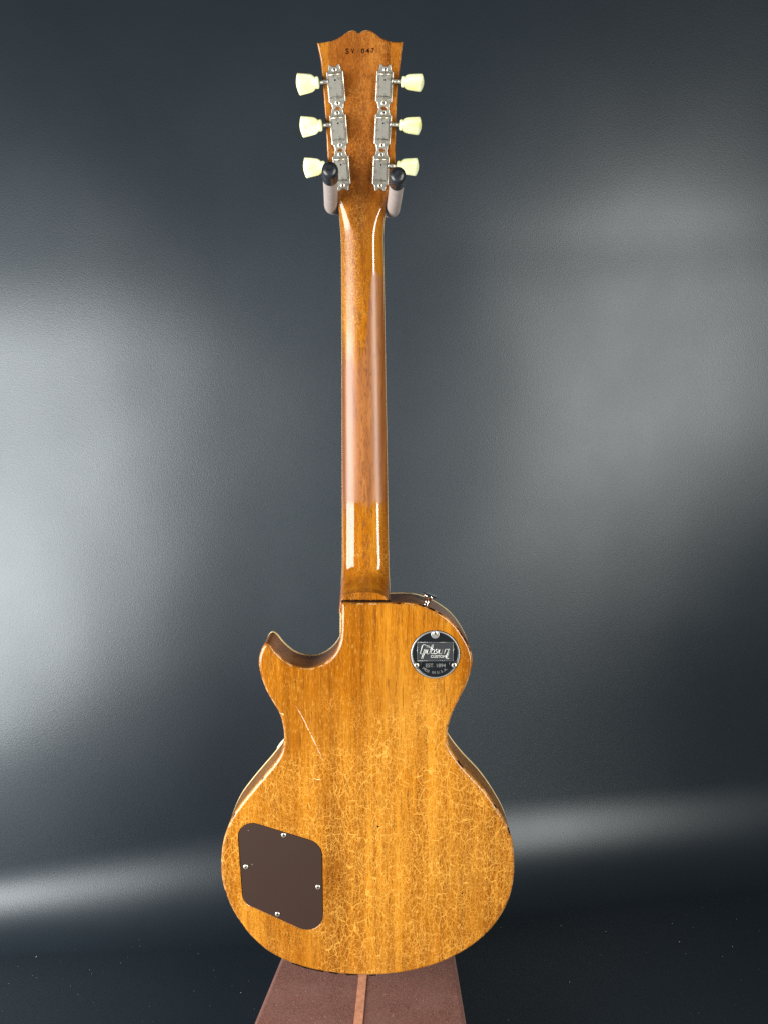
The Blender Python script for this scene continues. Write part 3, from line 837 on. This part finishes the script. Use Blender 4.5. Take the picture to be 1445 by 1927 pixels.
for sg in (-1, 1):
    proto = None
    for cx, cy, tilt, turn in spots[sg]:
        Mw = tuner_frame(cx, cy, tilt)
        if proto is None:
            kids = []
            for name, mb, mats in tuner_parts(sg):
                if name == 'plate':
                    root = mb.build('tuning_machine', mats, guitar, shift=Vector()); root.matrix_local = Mw
                    proto = (root, kids)
                else:
                    o = mb.build(name, mats, root, shift=Vector()); kids.append(o)
                if name == 'button': o.location = (0, .0048, .0046)
            new, nk = proto
        else:
            new = proto[0].copy(); sc.collection.objects.link(new); new.parent = guitar; new.matrix_local = Mw; nk = []
            for k in proto[1]:
                c = k.copy(); sc.collection.objects.link(c); c.parent = new; nk.append(c)
        for c in nk:
            if c.name.startswith('button'): c.rotation_euler = (R(turn), 0, 0)

# ---- strap button on the upper shoulder
def strap():
    p = at(800.5, 1138, .022); d = Vector((.30, 0, .954)).normalized()
    q = at(802, 1140, .006)
    p = Vector((p.x, .022, p.z - .002))
    M = Matrix.Translation(p) @ d.to_track_quat('Z', 'Y').to_matrix().to_4x4()
    mb = MB(); mb.lathe([(.0062, 0), (.0060, .0012), (.0042, .0028), (.0034, .0060), (.0036, .0090), (.0052, .0115), (.0085, .0128), (.0087, .0138), (.0070, .0150), (.0035, .0153)], M, 28, 0)
    mb.build('strap_button', M_chrome, guitar)
strap()

# ---- pickguard edge peeping out past the waist
def pickguard():
    P = [(538, 1388), (533, 1392), (525.5, 1401), (521, 1410), (524, 1425), (530, 1450), (575, 1455), (625, 1330), (640, 1270), (628, 1262), (590, 1300), (555, 1350)]
    pts = [at(px, py, .062) for px, py in P]
    L = resample(catmull([V2(p.x, p.z) for p in pts], 5), .004)
    mb = MB(); mb.rings([[Vector((p.x, y, p.y)) for p in (offset(L, i) if i else L)] for i, y in ((.001, .0610), (0, .0616), (0, .0630), (.001, .0636))], True)
    fill([offset(L, .001)], lambda x, z: Vector((x, .0610, z)), mb); fill([offset(L, .001)], lambda x, z: Vector((x, .0636, z)), mb)
    mb.build('pickguard', simple('cream_plastic', (.60, .55, .44), .3), guitar)
    b = at(545, 1420, .052); mb = MB(); mb.tube([Vector((b.x, .051, b.z)), Vector((b.x, .0612, b.z))], .003, 12); mb.build('pickguard_post', M_chrome, guitar)
pickguard()

# ---- scratches, nicks and dents in the finish
def scratch(name, line, wd, mat, seed, n=34):
    rnd = random.Random(seed); P = resample(catmull([V2(at(*p, 0).x, at(*p, 0).z) for p in line], 6, False), .0016, False)
    mb = MB(); a = []; b = []
    for i, p in enumerate(P):
        t = (P[min(i+1, len(P)-1)]-P[max(i-1, 0)]).normalized(); nn = V2(-t.y, t.x)
        k = wd*(.35+.9*rnd.random())*min(1, 3*i/len(P)+.25)*min(1, 3*(len(P)-1-i)/len(P)+.25); s = (rnd.random()-.5)*wd*.7
        a.append(p+nn*(k+s)); b.append(p-nn*(k-s))
    for i in range(len(P)-1):
        if rnd.random() < .05: continue
        mb.rings([[Vector((q[i+k].x, y, q[i+k].y)) for k in (0, 1)] for q, y in ((a, -.00010), (P, -.00022), (b, -.00010))], closed=False, smooth=False)
    mb.build(name, mat, guitar)
scratch('scratch', [(556, 1326), (570, 1350), (583, 1377), (596, 1404), (608, 1430)], .00050, M_bare, 3)
scratch('scratch', [(587.5, 1463), (593, 1466), (600, 1467), (606, 1466)], .00040, M_cream, 5)
scratch('scratch', [(527, 1342), (533, 1343), (534, 1346)], .00075, M_cream, 8)
for px, py, r in ((711.5, 1555.5, .0013), (868.5, 1681.5, .0011), (862.5, 1452, .0006)):
    p = at(px, py, 0); mb = MB(); rnd = random.Random(int(px)); n = 11
    k = [r*(.6+.7*rnd.random()) for _ in range(n)]
    mb.add([Vector((p.x+k[i]*math.cos(6.283*i/n), -.00008, p.z+k[i]*math.sin(6.283*i/n)*1.2)) for i in range(n)], [list(range(n))], 0, False)
    mb.build('nick', M_dark, guitar)

# chips along the lower edge and shoulder, where the finish has broken away
rnd = random.Random(21)
def near(px, py):
    p = at(px, py, .001); q = V2(p.x, p.z); return min(range(len(OUT)), key=lambda i: (OUT[i]-q).length)
INN = offset(OUT, .0007)
for (a, b) in (((553, 1812), (583, 1821)), ((590, 1823), (612, 1827)), ((622, 1829), (637, 1830)), ((655, 1832), (672, 1833)), ((700, 1833), (708, 1833)), ((786, 1136), (797, 1139)), ((806, 1142), (815, 1146)), ((869, 1789), (880, 1783))):
    i, j = near(*a), near(*b); i, j = min(i, j), max(i, j)+1
    L = resample([INN[k] for k in range(i, j+1)], .0012, False)
    mb = MB(); mb.tube([Vector((p.x, .0008+.0005*rnd.random(), p.y+.0004*(rnd.random()-.5))) for p in L], [.0003]+[.0006+.0006*rnd.random() for _ in L[1:-1]]+[.0003], 6)
    mb.build('edge_chip', M_dark, guitar)

# ------------------------------------------------------------------ dust and lint on the floor sheet
def dust():
    rnd = random.Random(11); mb = MB()
    for k in range(90):
        px = rnd.choice((rnd.uniform(0, 480), rnd.uniform(880, 1445))); py = rnd.uniform(1690, 1926)
        p = at_z(px, py, .002); r = rnd.choice((.0003, .0004, .0005, .0009))*rnd.uniform(.6, 1.1); a0 = rnd.uniform(0, 6.28)
        ring = [Vector((p.x+r*(.6+.5*rnd.random())*math.cos(a0+i*1.2566), p.y+r*(.6+.5*rnd.random())*math.sin(a0+i*1.2566), .0028)) for i in range(5)]
        mb.add(ring + [Vector((p.x, p.y, .0028+r*.7))], [(i, (i+1) % 5, 5) for i in range(5)], 0, False)
    o = mb.build('floor_dust', M_dust); tag(o, 'specks of dust and lint scattered over the black floor sheet', 'dust', kind='stuff')
dust()
